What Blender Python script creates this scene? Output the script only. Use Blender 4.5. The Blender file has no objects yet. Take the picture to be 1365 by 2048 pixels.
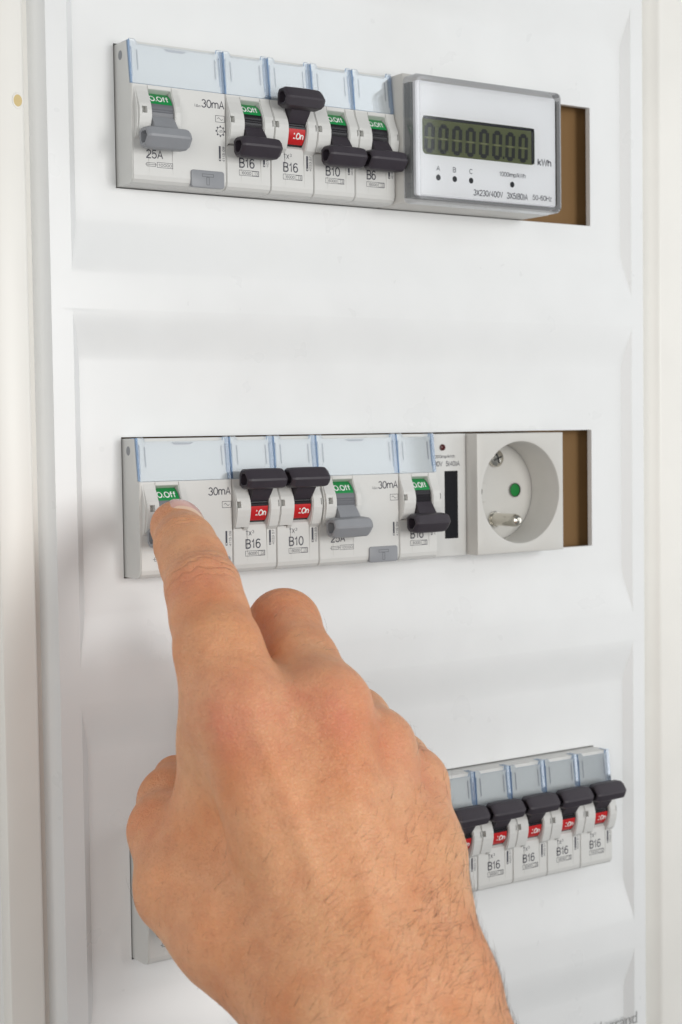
import bpy, bmesh, math, random
import numpy as np
from mathutils import Vector, Matrix
random.seed(7)
MM = 0.001
sc = bpy.context.scene
COL = sc.collection

# ---------------------------------------------------------------- camera
cam_d = bpy.data.cameras.new('camera')
cam = bpy.data.objects.new('camera', cam_d); COL.objects.link(cam); sc.camera = cam
CR = Vector((0.82324156, -0.56752914, -0.01356488))
CU = Vector((0.04042095, 0.03476583, 0.99857773))
CF = Vector((0.56625036, 0.822619, -0.05156075))
CP = Vector((-238.72647655, -470.92179951, -122.98986991)) * MM
m = Matrix((( CR.x, CU.x, -CF.x, CP.x), (CR.y, CU.y, -CF.y, CP.y), (CR.z, CU.z, -CF.z, CP.z), (0, 0, 0, 1)))
cam.matrix_world = m
cam_d.sensor_fit = 'HORIZONTAL'; cam_d.sensor_width = 36.0
cam_d.lens = 3254.7146 / 1365 * 36.0
cam_d.clip_start = 0.01; cam_d.clip_end = 50
cam_d.dof.use_dof = True; cam_d.dof.focus_distance = 0.520; cam_d.dof.aperture_fstop = 30

# ---------------------------------------------------------------- light
w = bpy.data.worlds.new('World'); sc.world = w; w.use_nodes = True
bg = w.node_tree.nodes['Background']
bg.inputs[0].default_value = (0.93, 0.97, 1.0, 1); bg.inputs[1].default_value = 0.21
def area(name, loc, target, size, power, colour):
    l = bpy.data.lights.new(name, 'AREA'); l.shape = 'RECTANGLE'; l.size, l.size_y = size
    l.energy = power; l.color = colour
    o = bpy.data.objects.new(name, l); COL.objects.link(o)
    o.location = Vector(loc) * MM
    d = (Vector(target) - Vector(loc))
    o.rotation_euler = d.to_track_quat('-Z', 'Y').to_euler()
    return o
area('key_light', (275, -1000, -60), (70, 0, -150), (0.32, 0.42), 4.8, (1.0, 0.985, 0.96))
area('window_light', (755, -1100, 195), (755, 0, 195), (0.39, 0.29), 0.8, (0.95, 0.98, 1.0))
area('cover_reflection_light', (740, -1050, 600), (740, 0, 600), (0.5, 0.30), 1.1, (0.93, 0.97, 1.0))  # added unseen lamp, there to be mirrored in the top-row label covers
area('fill_light', (-800, -850, -60), (80, 0, -150), (0.8, 0.9), 5.7, (1.0, 0.975, 0.94))
area('side_light', (900, -420, -60), (100, 0, -150), (0.5, 0.8), 2.0, (0.97, 0.99, 1.0))
sc.view_settings.view_transform = 'Standard'; sc.view_settings.look = 'None'
sc.view_settings.exposure = -0.08; sc.view_settings.gamma = 1.0; sc.view_settings.use_curve_mapping = False

# ---------------------------------------------------------------- materials
def node(nt, t, **k):
    n = nt.nodes.new(t)
    for a, b in k.items(): setattr(n, a, b)
    return n
def mat(name, col, rough=0.4, metal=0.0, var=0.0, bump=0.0, scale=300.0, spec=0.5, emit=None, sss=0.0, coat=0.0):
    M = bpy.data.materials.new(name); M.use_nodes = True
    nt = M.node_tree; p = nt.nodes['Principled BSDF']
    p.inputs['Base Color'].default_value = (*col, 1)
    p.inputs['Roughness'].default_value = rough
    p.inputs['Metallic'].default_value = metal
    p.inputs['Specular IOR Level'].default_value = spec
    if coat: p.inputs['Coat Weight'].default_value = coat; p.inputs['Coat Roughness'].default_value = 0.08
    if sss:
        p.inputs['Subsurface Weight'].default_value = sss
        p.inputs['Subsurface Radius'].default_value = (1, .6, .4); p.inputs['Subsurface Scale'].default_value = 0.0012
    if var or bump:
        tc = node(nt, 'ShaderNodeTexCoord')
        nz = node(nt, 'ShaderNodeTexNoise'); nz.inputs['Scale'].default_value = scale; nz.inputs['Detail'].default_value = 5
        nt.links.new(tc.outputs['Object'], nz.inputs['Vector'])
        if var:
            nz2 = node(nt, 'ShaderNodeTexNoise'); nz2.inputs['Scale'].default_value = scale * .06; nz2.inputs['Detail'].default_value = 3
            nt.links.new(tc.outputs['Object'], nz2.inputs['Vector'])
            r = node(nt, 'ShaderNodeMapRange'); r.inputs['From Min'].default_value = .3; r.inputs['From Max'].default_value = .7
            r.inputs['To Min'].default_value = 1 - var; r.inputs['To Max'].default_value = 1 + var
            mx = node(nt, 'ShaderNodeVectorMath', operation='SCALE'); mx.inputs[0].default_value = col
            nt.links.new(nz2.outputs['Fac'], r.inputs['Value']); nt.links.new(r.outputs[0], mx.inputs['Scale'])
            nt.links.new(mx.outputs[0], p.inputs['Base Color'])
            r2 = node(nt, 'ShaderNodeMapRange'); r2.inputs['To Min'].default_value = max(.02, rough - .08); r2.inputs['To Max'].default_value = rough + .08
            nt.links.new(nz2.outputs['Fac'], r2.inputs['Value']); nt.links.new(r2.outputs[0], p.inputs['Roughness'])
        if bump:
            b = node(nt, 'ShaderNodeBump'); b.inputs['Strength'].default_value = bump; b.inputs['Distance'].default_value = 0.0001
            nt.links.new(nz.outputs['Fac'], b.inputs['Height']); nt.links.new(b.outputs[0], p.inputs['Normal'])
    return M
def panel_marks(M):
    nt = M.node_tree; p = nt.nodes['Principled BSDF']; src = p.inputs['Base Color'].links[0].from_socket
    tc = node(nt, 'ShaderNodeTexCoord'); v = node(nt, 'ShaderNodeTexVoronoi'); v.inputs['Scale'].default_value = 26; v.inputs['Randomness'].default_value = 1
    nt.links.new(tc.outputs['Object'], v.inputs['Vector'])
    z = node(nt, 'ShaderNodeTexNoise'); z.inputs['Scale'].default_value = 14; z.inputs['Detail'].default_value = 6; nt.links.new(tc.outputs['Object'], z.inputs['Vector'])
    r = node(nt, 'ShaderNodeMapRange'); r.inputs[1].default_value = .012; r.inputs[2].default_value = .022; r.inputs[3].default_value = .45; r.inputs[4].default_value = 0
    nt.links.new(v.outputs['Distance'], r.inputs[0])
    g = node(nt, 'ShaderNodeMapRange'); g.inputs[1].default_value = .58; g.inputs[2].default_value = .80; g.inputs[4].default_value = .10
    nt.links.new(z.outputs['Fac'], g.inputs[0])
    ad = node(nt, 'ShaderNodeMath', operation='ADD'); nt.links.new(r.outputs[0], ad.inputs[0]); nt.links.new(g.outputs[0], ad.inputs[1])
    mx = node(nt, 'ShaderNodeMix', data_type='RGBA'); mx.inputs[7].default_value = (.50, .47, .42, 1)
    nt.links.new(src, mx.inputs[6]); nt.links.new(ad.outputs[0], mx.inputs[0]); nt.links.new(mx.outputs[2], p.inputs['Base Color'])
def clear(name, tint, gloss=0.10, rough=0.06, haze=0.0, hazecol=(.9, .93, .95)):
    M = bpy.data.materials.new(name); M.use_nodes = True
    nt = M.node_tree; nt.nodes.clear()
    out = node(nt, 'ShaderNodeOutputMaterial')
    tr = node(nt, 'ShaderNodeBsdfTransparent'); tr.inputs[0].default_value = (*tint, 1)
    gl = node(nt, 'ShaderNodeBsdfGlossy'); gl.inputs['Roughness'].default_value = rough; gl.inputs[0].default_value = (.95, .97, 1, 1)
    fr = node(nt, 'ShaderNodeFresnel'); fr.inputs[0].default_value = 1.45
    mp = node(nt, 'ShaderNodeMath', operation='MULTIPLY_ADD'); mp.inputs[1].default_value = 0.9; mp.inputs[2].default_value = gloss * .3
    mx = node(nt, 'ShaderNodeMixShader')
    nt.links.new(fr.outputs[0], mp.inputs[0]); nt.links.new(mp.outputs[0], mx.inputs[0])
    base = tr
    if haze:
        df = node(nt, 'ShaderNodeBsdfDiffuse'); df.inputs[0].default_value = (*hazecol, 1)
        m2 = node(nt, 'ShaderNodeMixShader'); m2.inputs[0].default_value = haze
        nt.links.new(tr.outputs[0], m2.inputs[1]); nt.links.new(df.outputs[0], m2.inputs[2]); base = m2
    nt.links.new(base.outputs[0], mx.inputs[1]); nt.links.new(gl.outputs[0], mx.inputs[2])
    nt.links.new(mx.outputs[0], out.inputs[0])
    return M
PANEL = mat('white_powder_coat', (.80, .81, .81), .30, var=.012, bump=.12, scale=900)
panel_marks(PANEL)
FRAME = mat('white_plastic_frame', (.86, .845, .80), .38, var=.02, bump=.1, scale=500)
WALL = mat('painted_wall', (.86, .86, .85), .7, var=.02, bump=.4, scale=350)
BODY = mat('light_grey_plastic', (.665, .665, .645), .42, var=.012, bump=.1, scale=2500)
BODY2 = mat('warm_grey_plastic', (.60, .59, .56), .42, var=.012, bump=.1, scale=2500)
GREYP = mat('mid_grey_plastic', (.27, .28, .30), .42, var=.03, bump=.15, scale=3000)
DARKP = mat('dark_plum_plastic', (.034, .027, .036), .48, var=.08, bump=.25, scale=3000)
HUBB = mat('black_gloss_plastic', (.012, .010, .013), .22)
HUBG = mat('grey_gloss_plastic', (.15, .155, .17), .3)
INK = mat('dark_print', (.045, .045, .065), .5)
SHADOWG = mat('grey_shadow_mark', (.30, .30, .33), .45)
WINK = mat('white_print', (.85, .88, .85), .5)
GREEN = mat('green_flag', (.005, .26, .06), .35)
RED = mat('red_flag', (.55, .012, .015), .35)
HOLE = mat('dark_recess', (.05, .05, .05), .6)
LABEL = mat('label_card', (.88, .93, .96), .5, var=.02, scale=600)
CLEAR = clear('clear_plastic', (.975, .99, 1.0), gloss=.06, haze=.07)
BLUEC = clear('blue_tinted_plastic', (.58, .74, .92), gloss=.12, haze=.22, hazecol=(.38, .52, .74))
EDGEC = clear('plastic_edge', (.55, .68, .84), gloss=.1, haze=.18, hazecol=(.35, .45, .62))
CLEAR2 = clear('meter_clear_plastic', (.965, .97, .97), gloss=.04, rough=.06, haze=0)
CLEAR2E = clear('meter_plastic_edge', (.93, .935, .95), gloss=.10, rough=.08, haze=.17, hazecol=(.95, .95, .98))
SILVER = mat('brushed_faceplate', (.86, .865, .88), .30, metal=.0, var=.02, scale=200)
LCD = mat('lcd_glass', (.085, .10, .03), .35, coat=0)
LCDK = mat('lcd_segment', (.003, .004, .003), .3)
LCDG = mat('lcd_ghost_segment', (.17, .18, .08), .3)
BLACK = mat('black_bezel_and_shadow', (.006, .006, .008), .15, coat=.5)
BROWN = mat('brown_board', (.225, .125, .045), .75, var=.06, bump=.4, scale=120)
METAL = mat('nickel', (.72, .69, .62), .16, metal=1.0, bump=.05, scale=2000)
LED = mat('dark_red_lens', (.07, .004, .004), .1, coat=.8)
GREENS = mat('green_shutter', (.0, .19, .03), .3)
LOGO = mat('silver_lettering', (.50, .50, .49), .3, metal=.6)
PLUGM = mat('yellow_plug', (.62, .48, .22), .5, var=.1, scale=900)

# ---------------------------------------------------------------- mesh helpers (mm)
class MB:
    def __init__(s): s.v = []; s.f = []; s.m = []
    def add(s, vs, fs, mi=0):
        b = len(s.v); s.v += [tuple(v) for v in vs]
        s.f += [tuple(i + b for i in f) for f in fs]; s.m += [mi] * len(fs)
    def box(s, x0, x1, y0, y1, z0, z1, mi=0):
        vs = [(x, y, z) for x in (x0, x1) for y in (y0, y1) for z in (z0, z1)]
        s.add(vs, [(0, 1, 3, 2), (4, 6, 7, 5), (0, 4, 5, 1), (2, 3, 7, 6), (0, 2, 6, 4), (1, 5, 7, 3)], mi)
    def quad(s, a, b, c, d, mi=0): s.add([a, b, c, d], [(0, 1, 2, 3)], mi)
    def prism_x(s, poly, x0, x1, mi=0):      # poly of (y, z)
        n = len(poly)
        s.add([(x0, y, z) for y, z in poly] + [(x1, y, z) for y, z in poly],
              [tuple(range(n))[::-1], tuple(range(n, 2 * n))] + [(i, (i + 1) % n, n + (i + 1) % n, n + i) for i in range(n)], mi)
    def prism_z(s, poly, z0, z1, mi=0):
        n = len(poly)
        s.add([(x, y, z0) for x, y in poly] + [(x, y, z1) for x, y in poly],
              [tuple(range(n))[::-1], tuple(range(n, 2 * n))] + [(i, (i + 1) % n, n + (i + 1) % n, n + i) for i in range(n)], mi)
    def prism_y(s, poly, y0, y1, mi=0, me=None):      # poly of (x, z); y0 front
        n = len(poly); me = mi if me is None else me
        b = len(s.v)
        s.v += [(x, y0, z) for x, z in poly] + [(x, y1, z) for x, z in poly]
        s.f += [tuple(b + i for i in range(n)), tuple(b + i for i in range(n, 2 * n))[::-1]]; s.m += [mi, mi]
        for i in range(n): s.f.append((b + i, b + n + i, b + n + (i + 1) % n, b + (i + 1) % n)); s.m.append(me)
    def mesh(s, name, mats, smooth=None, bevel=0, merge=False):
        me = bpy.data.meshes.new(name)
        me.from_pydata([(a * MM, b * MM, c * MM) for a, b, c in s.v], [], s.f)
        for M in (mats if isinstance(mats, (list, tuple)) else [mats]): me.materials.append(M)
        for p, k in zip(me.polygons, s.m): p.material_index = k
        bm = bmesh.new(); bm.from_mesh(me)
        if merge: bmesh.ops.remove_doubles(bm, verts=bm.verts, dist=1e-6)
        if bevel:
            ed = [e for e in bm.edges if len(e.link_faces) == 2 and e.calc_face_angle(0) > math.radians(35)]
            bmesh.ops.bevel(bm, geom=ed, offset=bevel * MM, segments=2, profile=.5, affect='EDGES', clamp_overlap=True)
        bmesh.ops.recalc_face_normals(bm, faces=bm.faces)
        bm.to_mesh(me); bm.free()
        if smooth:
            me.shade_smooth()
            me.set_sharp_from_angle(angle=math.radians(smooth))
        return me
def obj(name, me, parent=None, loc=None, **props):
    o = bpy.data.objects.new(name, me); COL.objects.link(o)
    if parent: o.parent = parent
    if loc is not None: o.location = Vector(loc) * MM
    for k, v in props.items(): o[k] = v
    return o
def thing(name, label, cat, loc=(0, 0, 0), group=None):
    o = obj(name, None, None, loc, label=label, category=cat)
    o.empty_display_size = .01
    if group: o['group'] = group
    return o
def rrect(x0, x1, z0, z1, r, n=5):
    out = []
    for cx, cz, a0 in ((x1 - r, z1 - r, 0), (x0 + r, z1 - r, 90), (x0 + r, z0 + r, 180), (x1 - r, z0 + r, 270)):
        for i in range(n + 1):
            a = math.radians(a0 + 90 * i / n); out.append((cx + r * math.cos(a), cz + r * math.sin(a)))
    return out
_fc = {}
def glyphs(s, res=2):
    if (s, res) not in _fc:
        c = bpy.data.curves.new('t', 'FONT'); c.body = s; c.resolution_u = res
        o = bpy.data.objects.new('t', c); COL.objects.link(o)
        dg = bpy.context.evaluated_depsgraph_get(); e = o.evaluated_get(dg); me = e.to_mesh()
        vs = [(v.co.x, v.co.y) for v in me.vertices]; fs = [tuple(p.vertices) for p in me.polygons]
        e.to_mesh_clear(); bpy.data.objects.remove(o); bpy.data.curves.remove(c)
        _fc[(s, res)] = (vs, fs)
    return _fc[(s, res)]
def arc(cx, cy, rx, ry, a0, a1, n=12):
    return [(cx + rx * math.cos(math.radians(a0 + (a1 - a0) * i / n)), cy + ry * math.sin(math.radians(a0 + (a1 - a0) * i / n))) for i in range(n + 1)]
SF = {'0': (.56, [arc(.28, .5, .28, .5, 0, 360, 24)]), 'O': (.72, [arc(.36, .5, .36, .5, 0, 360, 24)]), 'D': (.62, [[(0, 0), (0, 1), (.25, 1)] + arc(.25, .5, .35, .5, 90, -90) + [(0, 0)]]),
      '1': (.40, [[(.02, .74), (.16, .80), (.26, 1), (.26, 0)]]), '2': (.54, [arc(.27, .72, .26, .28, 170, -35) + [(.03, .12), (0, 0), (.54, 0)]]),
      '3': (.54, [arc(.26, .75, .24, .25, 160, -80), arc(.26, .26, .28, .27, 90, -165)]), '4': (.56, [[(.42, 0), (.42, 1), (0, .3), (.56, .3)]]),
      '5': (.54, [[(.50, 1), (.10, 1), (.04, .5)] + arc(.25, .33, .28, .33, 125, -160)]), '6': (.54, [arc(.30, .66, .28, .34, 40, 175) + [(.01, .35)], arc(.27, .31, .26, .31, 0, 360, 20)]),
      '7': (.5, [[(0, 1), (.5, 1), (.2, 0)]]), '8': (.54, [arc(.27, .76, .23, .24, 0, 360, 16), arc(.27, .27, .27, .27, 0, 360, 16)]), '9': (.54, [arc(.27, .69, .26, .31, 0, 360, 20), [(.53, .65)] + arc(.26, .34, .27, .34, 0, -140)]),
      'A': (.64, [[(0, 0), (.32, 1), (.64, 0)], [(.12, .34), (.52, .34)]]), 'B': (.58, [[(0, .52), (.3, .52)] + arc(.3, .76, .24, .24, -90, 90, 8) + [(0, 1), (0, 0), (.32, 0)] + arc(.32, .26, .26, .26, -90, 90, 8)]),
      'C': (.66, [arc(.36, .5, .36, .5, 40, 320, 20)]), 'm': (.84, [[(0, 0), (0, .72)], [(0, .45)] + arc(.21, .48, .21, .24, 180, 0, 8) + [(.42, 0)], [(.42, .45)] + arc(.63, .48, .21, .24, 180, 0, 8) + [(.84, 0)]]),
      'T': (.6, [[(0, 1), (.6, 1)], [(.3, 1), (.3, 0)]]), 'X': (.6, [[(0, 0), (.6, 1)], [(0, 1), (.6, 0)]]), 'V': (.62, [[(0, 1), (.31, 0), (.62, 1)]]), 'I': (.06, [[(.03, 0), (.03, 1)]]), ' ': (.25, []),
      '/': (.34, [[(0, 0), (.34, 1)]]), '-': (.34, [[(0, .38), (.34, .38)]]), '(': (.2, [arc(.3, .45, .26, .62, 125, 235, 8)]), ')': (.2, [arc(-.1, .45, .26, .62, 55, -55, 8)]),
      'H': (.62, [[(0, 0), (0, 1)], [(.62, 0), (.62, 1)], [(0, .52), (.62, .52)]]), 'z': (.42, [[(0, .7), (.42, .7), (0, 0), (.42, 0)]]), '.': (.12, [[(.06, 0), (.06, .12)]]),
      'k': (.46, [[(0, 0), (0, 1)], [(.42, .72), (0, .28)], [(.14, .42), (.46, 0)]]), 'W': (.9, [[(0, 1), (.22, 0), (.45, 1), (.68, 0), (.9, 1)]]), 'h': (.46, [[(0, 0), (0, 1)], [(0, .45)] + arc(.23, .48, .23, .24, 180, 0, 8) + [(.46, 0)]]),
      'i': (.06, [[(.03, 0), (.03, .7)], [(.03, .88), (.03, 1)]]), 'p': (.48, [[(0, -.28), (0, .7)], arc(.24, .36, .24, .34, 0, 360, 16)]), 'n': (.46, [[(0, 0), (0, .72)], [(0, .45)] + arc(.23, .48, .23, .24, 180, 0, 8) + [(.46, 0)]]),
      'f': (.34, [[(.34, 1), (.2, .98), (.14, .86), (.14, 0)], [(0, .68), (.32, .68)]])}
def text(mb, s, x0, x1, z0, z1, y, mi=0, rot=False, fmap=None, wt=.125):
    if any(c not in SF for c in s): return text_font(mb, s, x0, x1, z0, z1, y, mi, rot, fmap)
    gap = .16; tot = sum(SF[c][0] for c in s) + gap * (len(s) - 1)
    Lx, Lz = (x1 - x0, z1 - z0) if not rot else (z1 - z0, x1 - x0)
    hw = Lz * wt / 2; kx = (Lx - 2 * hw) / tot; kz = (Lz - 2 * hw)
    pen = 0
    for c in s:
        wd, strokes = SF[c]
        for st in strokes:
            pts = [((pen + px) * kx + hw, pz * kz + hw) for px, pz in st]
            L, R = [], []
            closed = math.dist(pts[0], pts[-1]) < 1e-6
            for i, p in enumerate(pts):
                a = pts[i - 1] if i else (pts[-2] if closed else None); b = pts[i + 1] if i < len(pts) - 1 else (pts[1] if closed else None)
                def nrm(u, v):
                    d = math.dist(u, v) or 1; return ((u[1] - v[1]) / d, (v[0] - u[0]) / d)
                if a is None: n = nrm(p, b); k = 1
                elif b is None: n = nrm(a, p); k = 1
                else:
                    n1, n2 = nrm(a, p), nrm(p, b); n = (n1[0] + n2[0], n1[1] + n2[1]); l = math.hypot(*n) or 1
                    n = (n[0] / l, n[1] / l); k = min(1.6, 1 / max(.3, n[0] * n1[0] + n[1] * n1[1]))
                L.append((p[0] + n[0] * hw * k, p[1] + n[1] * hw * k)); R.append((p[0] - n[0] * hw * k, p[1] - n[1] * hw * k))
            q = L + R; nn = len(L)
            out = []
            for U, V in q:
                X, Z = (x0 + U, z0 + V) if not rot else (x1 - V, z0 + U)
                out.append(fmap(X, Z) if fmap else (X, y, Z))
            mb.add(out, [(i, i + 1, nn + i + 1, nn + i) for i in range(nn - 1)], mi)
        pen += wd + gap
def text_font(mb, s, x0, x1, z0, z1, y, mi=0, rot=False, fmap=None):
    vs, fs = glyphs(s)
    ax, bx = min(v[0] for v in vs), max(v[0] for v in vs); ay, by = min(v[1] for v in vs), max(v[1] for v in vs)
    out = []
    for u, v in vs:
        U = (u - ax) / (bx - ax); V = (v - ay) / max(by - ay, 1e-6)
        if rot: U, V = 1 - V, U
        X = x0 + (x1 - x0) * U; Z = z0 + (z1 - z0) * V
        out.append(fmap(X, Z) if fmap else (X, y, Z))
    mb.add(out, fs, mi)
def rectline(mb, x0, x1, z0, z1, t, y, mi=0):
    for a, b, c, d in ((x0, x1, z0, z0 + t), (x0, x1, z1 - t, z1), (x0, x0 + t, z0 + t, z1 - t), (x1 - t, x1, z0 + t, z1 - t)):
        mb.quad((a, y, c), (b, y, c), (b, y, d), (a, y, d), mi)

# ---------------------------------------------------------------- wall, surround and front cover
mb = MB()
mb.quad((-420, 4.0, -520), (620, 4.0, -520), (620, 4.0, 220), (-420, 4.0, 220))
wall = MB()
for a, b, c, d in ((-420, -30, -520, 220), (236, 620, -520, 220)):
    wall.quad((a, 3, c), (b, 3, c), (b, 3, d), (a, 3, d))
wall.quad((-30, 3, 150), (236, 3, 150), (236, 3, 220), (-30, 3, 220)); wall.quad((-30, 3, -520), (236, 3, -520), (236, 3, -440), (-30, 3, -440))
obj('wall', wall.mesh('wall', WALL), None, kind='structure')

cab = thing('distribution_board', 'white wall-mounted distribution board cover with three rows of slots', 'distribution board', (0, 0, 0))
XL, XR, BR, BL = -17.4, 224.5, 230.8, -24.6
RIB = -3.1; W, H = 205.4, 45.6
def prof(z):                                # depth of the field surface at height z
    k = (z - 40.6) % 125 + 40.6 - 125       # fold into one field: (-84.4 .. 40.6]
    if k > 24: t = min(1, (k - 24) / 16.6); return RIB * (t * t * (3 - 2 * t) * .6 + t * .4)
    if k < -73.5: return RIB
    if k < -55.6: t = (-55.6 - k) / 17.9; return RIB * (t * t * (3 - 2 * t) * .5 + t * .5)
    return 0.0
zs = set()
for r in range(-1, 4):
    z0 = -125 * r
    for k in [40.6, 40.59] + [24 + 16.6 * i / 12 for i in range(12)] + [0, -H] + [-55.6 - 17.9 * i / 10 for i in range(11)] + [-84.4]:
        zs.add(round(z0 + k, 3))
zs = sorted([z for z in zs if -420 <= z <= 130], reverse=True)
mb = MB()
def depth(z, up):                            # step edges between rib and field
    return prof(z)
for a, b in zip(zs[:-1], zs[1:]):
    mid = (a + b) / 2; ya, yb = prof(a - 1e-4), prof(b + 1e-4)
    inop = any(-125 * r - H < mid < -125 * r for r in range(3))
    wa, wb = 3.2 * (1 - ya / RIB), 3.2 * (1 - yb / RIB); xs = [XL + 3.2, 0, W, XR - 3.2]
    for i in range(3):
        if inop and i == 1: continue
        e0, e1 = (i == 0), (i == 2)
        mb.quad((XL + wa if e0 else xs[i], ya, a), (XR - wa if e1 else xs[i + 1], ya, a), (XR - wb if e1 else xs[i + 1], yb, b), (XL + wb if e0 else xs[i], yb, b))
    if ya > RIB + 1e-3 or yb > RIB + 1e-3:
        mb.quad((XL, RIB, a), (XL, RIB, b), (XL + wb, yb, b), (XL + wa, ya, a)); mb.quad((XR, RIB, a), (XR, RIB, b), (XR - wb, yb, b), (XR - wa, ya, a))
    mb.quad((BL, RIB, a), (XL, RIB, a), (XL, RIB, b), (BL, RIB, b)); mb.quad((XR, RIB, a), (BR, RIB, a), (BR, RIB, b), (XR, RIB, b))
    mb.quad((BL - 4.0, 4, a), (BL, RIB, a), (BL, RIB, b), (BL - 4.0, 4, b)); mb.quad((BR + 3, 4, a), (BR, RIB, a), (BR, RIB, b), (BR + 3, 4, b))
for r in range(3):
    z1, z0 = -125 * r, -125 * r - H
    for p, q in (((0, z1), (W, z1)), ((W, z1), (W, z0)), ((W, z0), (0, z0)), ((0, z0), (0, z1))):
        mb.quad((p[0], 0, p[1]), (q[0], 0, q[1]), (q[0], 2.3, q[1]), (p[0], 2.3, p[1]))
me = mb.mesh('front_cover', PANEL, merge=True, smooth=28)
cover = obj('front_cover', me, cab)
bv = cover.modifiers.new('bevel', 'BEVEL'); bv.width = .0009; bv.segments = 3; bv.limit_method = 'ANGLE'; bv.angle_limit = math.radians(28)
bv.harden_normals = False
# surround frame with a gap round the cover
mb = MB()
def bar(p): mb.prism_z(p, -420, 135)
bar([(-43.4, 6), (-43.4, RIB), (-32.0, RIB), (-30.6, 3), (-27, 3), (-27, 6)])
bar([(231, 6), (231, 3), (236.2, 3), (240.2, RIB), (300, RIB), (300, 6)])
obj('surround_frame', mb.mesh('surround_frame', FRAME, bevel=1.0, smooth=40), cab)
mb = MB()
for r in range(3):
    z1, z0 = -125 * r + 3, -125 * r - H - 3
    mb.quad((-2, 7.6, z0), (W + 8, 7.6, z0), (W + 8, 7.6, z1), (-2, 7.6, z1))
    mb.quad((-2, 2.4, z0), (W + 8, 2.4, z0), (W + 8, 7.6, z0), (-2, 7.6, z0)); mb.quad((-2, 2.4, z1), (W + 8, 2.4, z1), (W + 8, 7.6, z1), (-2, 7.6, z1))
    mb.quad((W + 8, 2.4, z0), (W + 8, 7.6, z0), (W + 8, 7.6, z1), (W + 8, 2.4, z1)); mb.quad((-2, 2.4, z0), (-2, 7.6, z0), (-2, 7.6, z1), (-2, 2.4, z1))
obj('inner_backing', mb.mesh('inner_backing', BROWN), cab)
mb = MB(); text(mb, 'legrand', 205.5, 225.8, -367.3, -360.9, RIB - .06, wt=.12)
obj('logo_lettering', mb.mesh('logo_lettering', LOGO), cab)
# screw plug in the surround
mb = MB()
n = 20
for k, (r0, y0, r1, y1) in enumerate(((1.9, RIB - .02, 1.8, RIB - .15), (1.8, RIB - .15, 1.6, RIB - .2), (1.6, RIB - .2, 1.4, RIB - .1))):
    for i in range(n):
        a, b = 2 * math.pi * i / n, 2 * math.pi * (i + 1) / n
        mb.quad((r0 * math.cos(a), y0, r0 * math.sin(a) * 1.3), (r0 * math.cos(b), y0, r0 * math.sin(b) * 1.3), (r1 * math.cos(b), y1, r1 * math.sin(b) * 1.3), (r1 * math.cos(a), y1, r1 * math.sin(a) * 1.3), 0)
mb.add([(1.4 * math.cos(2 * math.pi * i / n), RIB - .1, 1.82 * math.sin(2 * math.pi * i / n)) for i in range(n)], [tuple(range(n))], 1)
obj('screw_plug', mb.mesh('screw_plug', [FRAME, PLUGM], smooth=40), cab, (-34.2, 0, -22))

# ---------------------------------------------------------------- modular devices
P = 17.06; F = -10.8; HC = (-5.5, -23.0); HR = 7.2
def bulge(d=0.0, notch=False, step=False):
    p = [(F + .0 + d, -14.9), (F - .5 + d, -16.6), (-12.2 + d, -18.6), (-13.2 + d, -20.6)]
    if notch: p += [(-13.4 + d, -21.6), (-11.6 + d, -21.6), (-11.6 + d, -23.7), (-13.75 + d, -23.7)]
    else: p += [(-13.7 + d, -22.6)]
    p += [(-13.7 + d, -24.6), (-13.3 + d, -26.6), (-12.7 + d, -28.6), (-12.1 + d, -30.2)]
    if step: p += [(-9.9 + d, -30.25), (-9.9 + d, -30.6), (F + d, -30.65)]
    else: p += [(F + d, -31.4)]
    return p
def side(mid, d=0.0):
    return [(7, -.5), (-8.0 + d, -.5), (-9.7 + d, -14.15), (F + d, -14.3)] + mid + \
           [(F + d, -42.6), (F + .35 + d, -43.9), (F + 1.3 + d, -44.8), (F + 2.9, -45.2), (7, -45.2)]
def window(top=-16.6, bot=-28.2):
    return [(F, top + 1.2), (F + .2, top + 1.0), (-8.3, top), (-3.0, top - .2), (-3.0, bot), (-9.0, bot), (F + .1, bot - 1.4), (F, bot - 1.7)]
def slabs(mb, spec):
    for x0, x1, pr in spec: mb.prism_x(pr, x0, x1)
def mcb_body():
    mb = MB()
    slabs(mb, [(.10, .32, side(bulge(.35), .3)), (.32, 1.7, side(bulge(0, True, True))), (1.7, 3.9, side(bulge(0, False, True))), (3.9, 5.3, side(bulge())),
               (5.3, 5.6, side(bulge(.35))), (5.6, 12.9, side(window())), (12.9, 13.2, side(bulge(.35))), (13.2, 16.1, side(bulge())),
               (16.1, 16.74, side(bulge(0, True))), (16.74, 16.96, side(bulge(.35), .3))])
    mb.box(.1, 1.7, -11.55, -11.5, -23.65, -21.65, 1)
    return mb.mesh('breaker_body', [BODY, HOLE])
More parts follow.
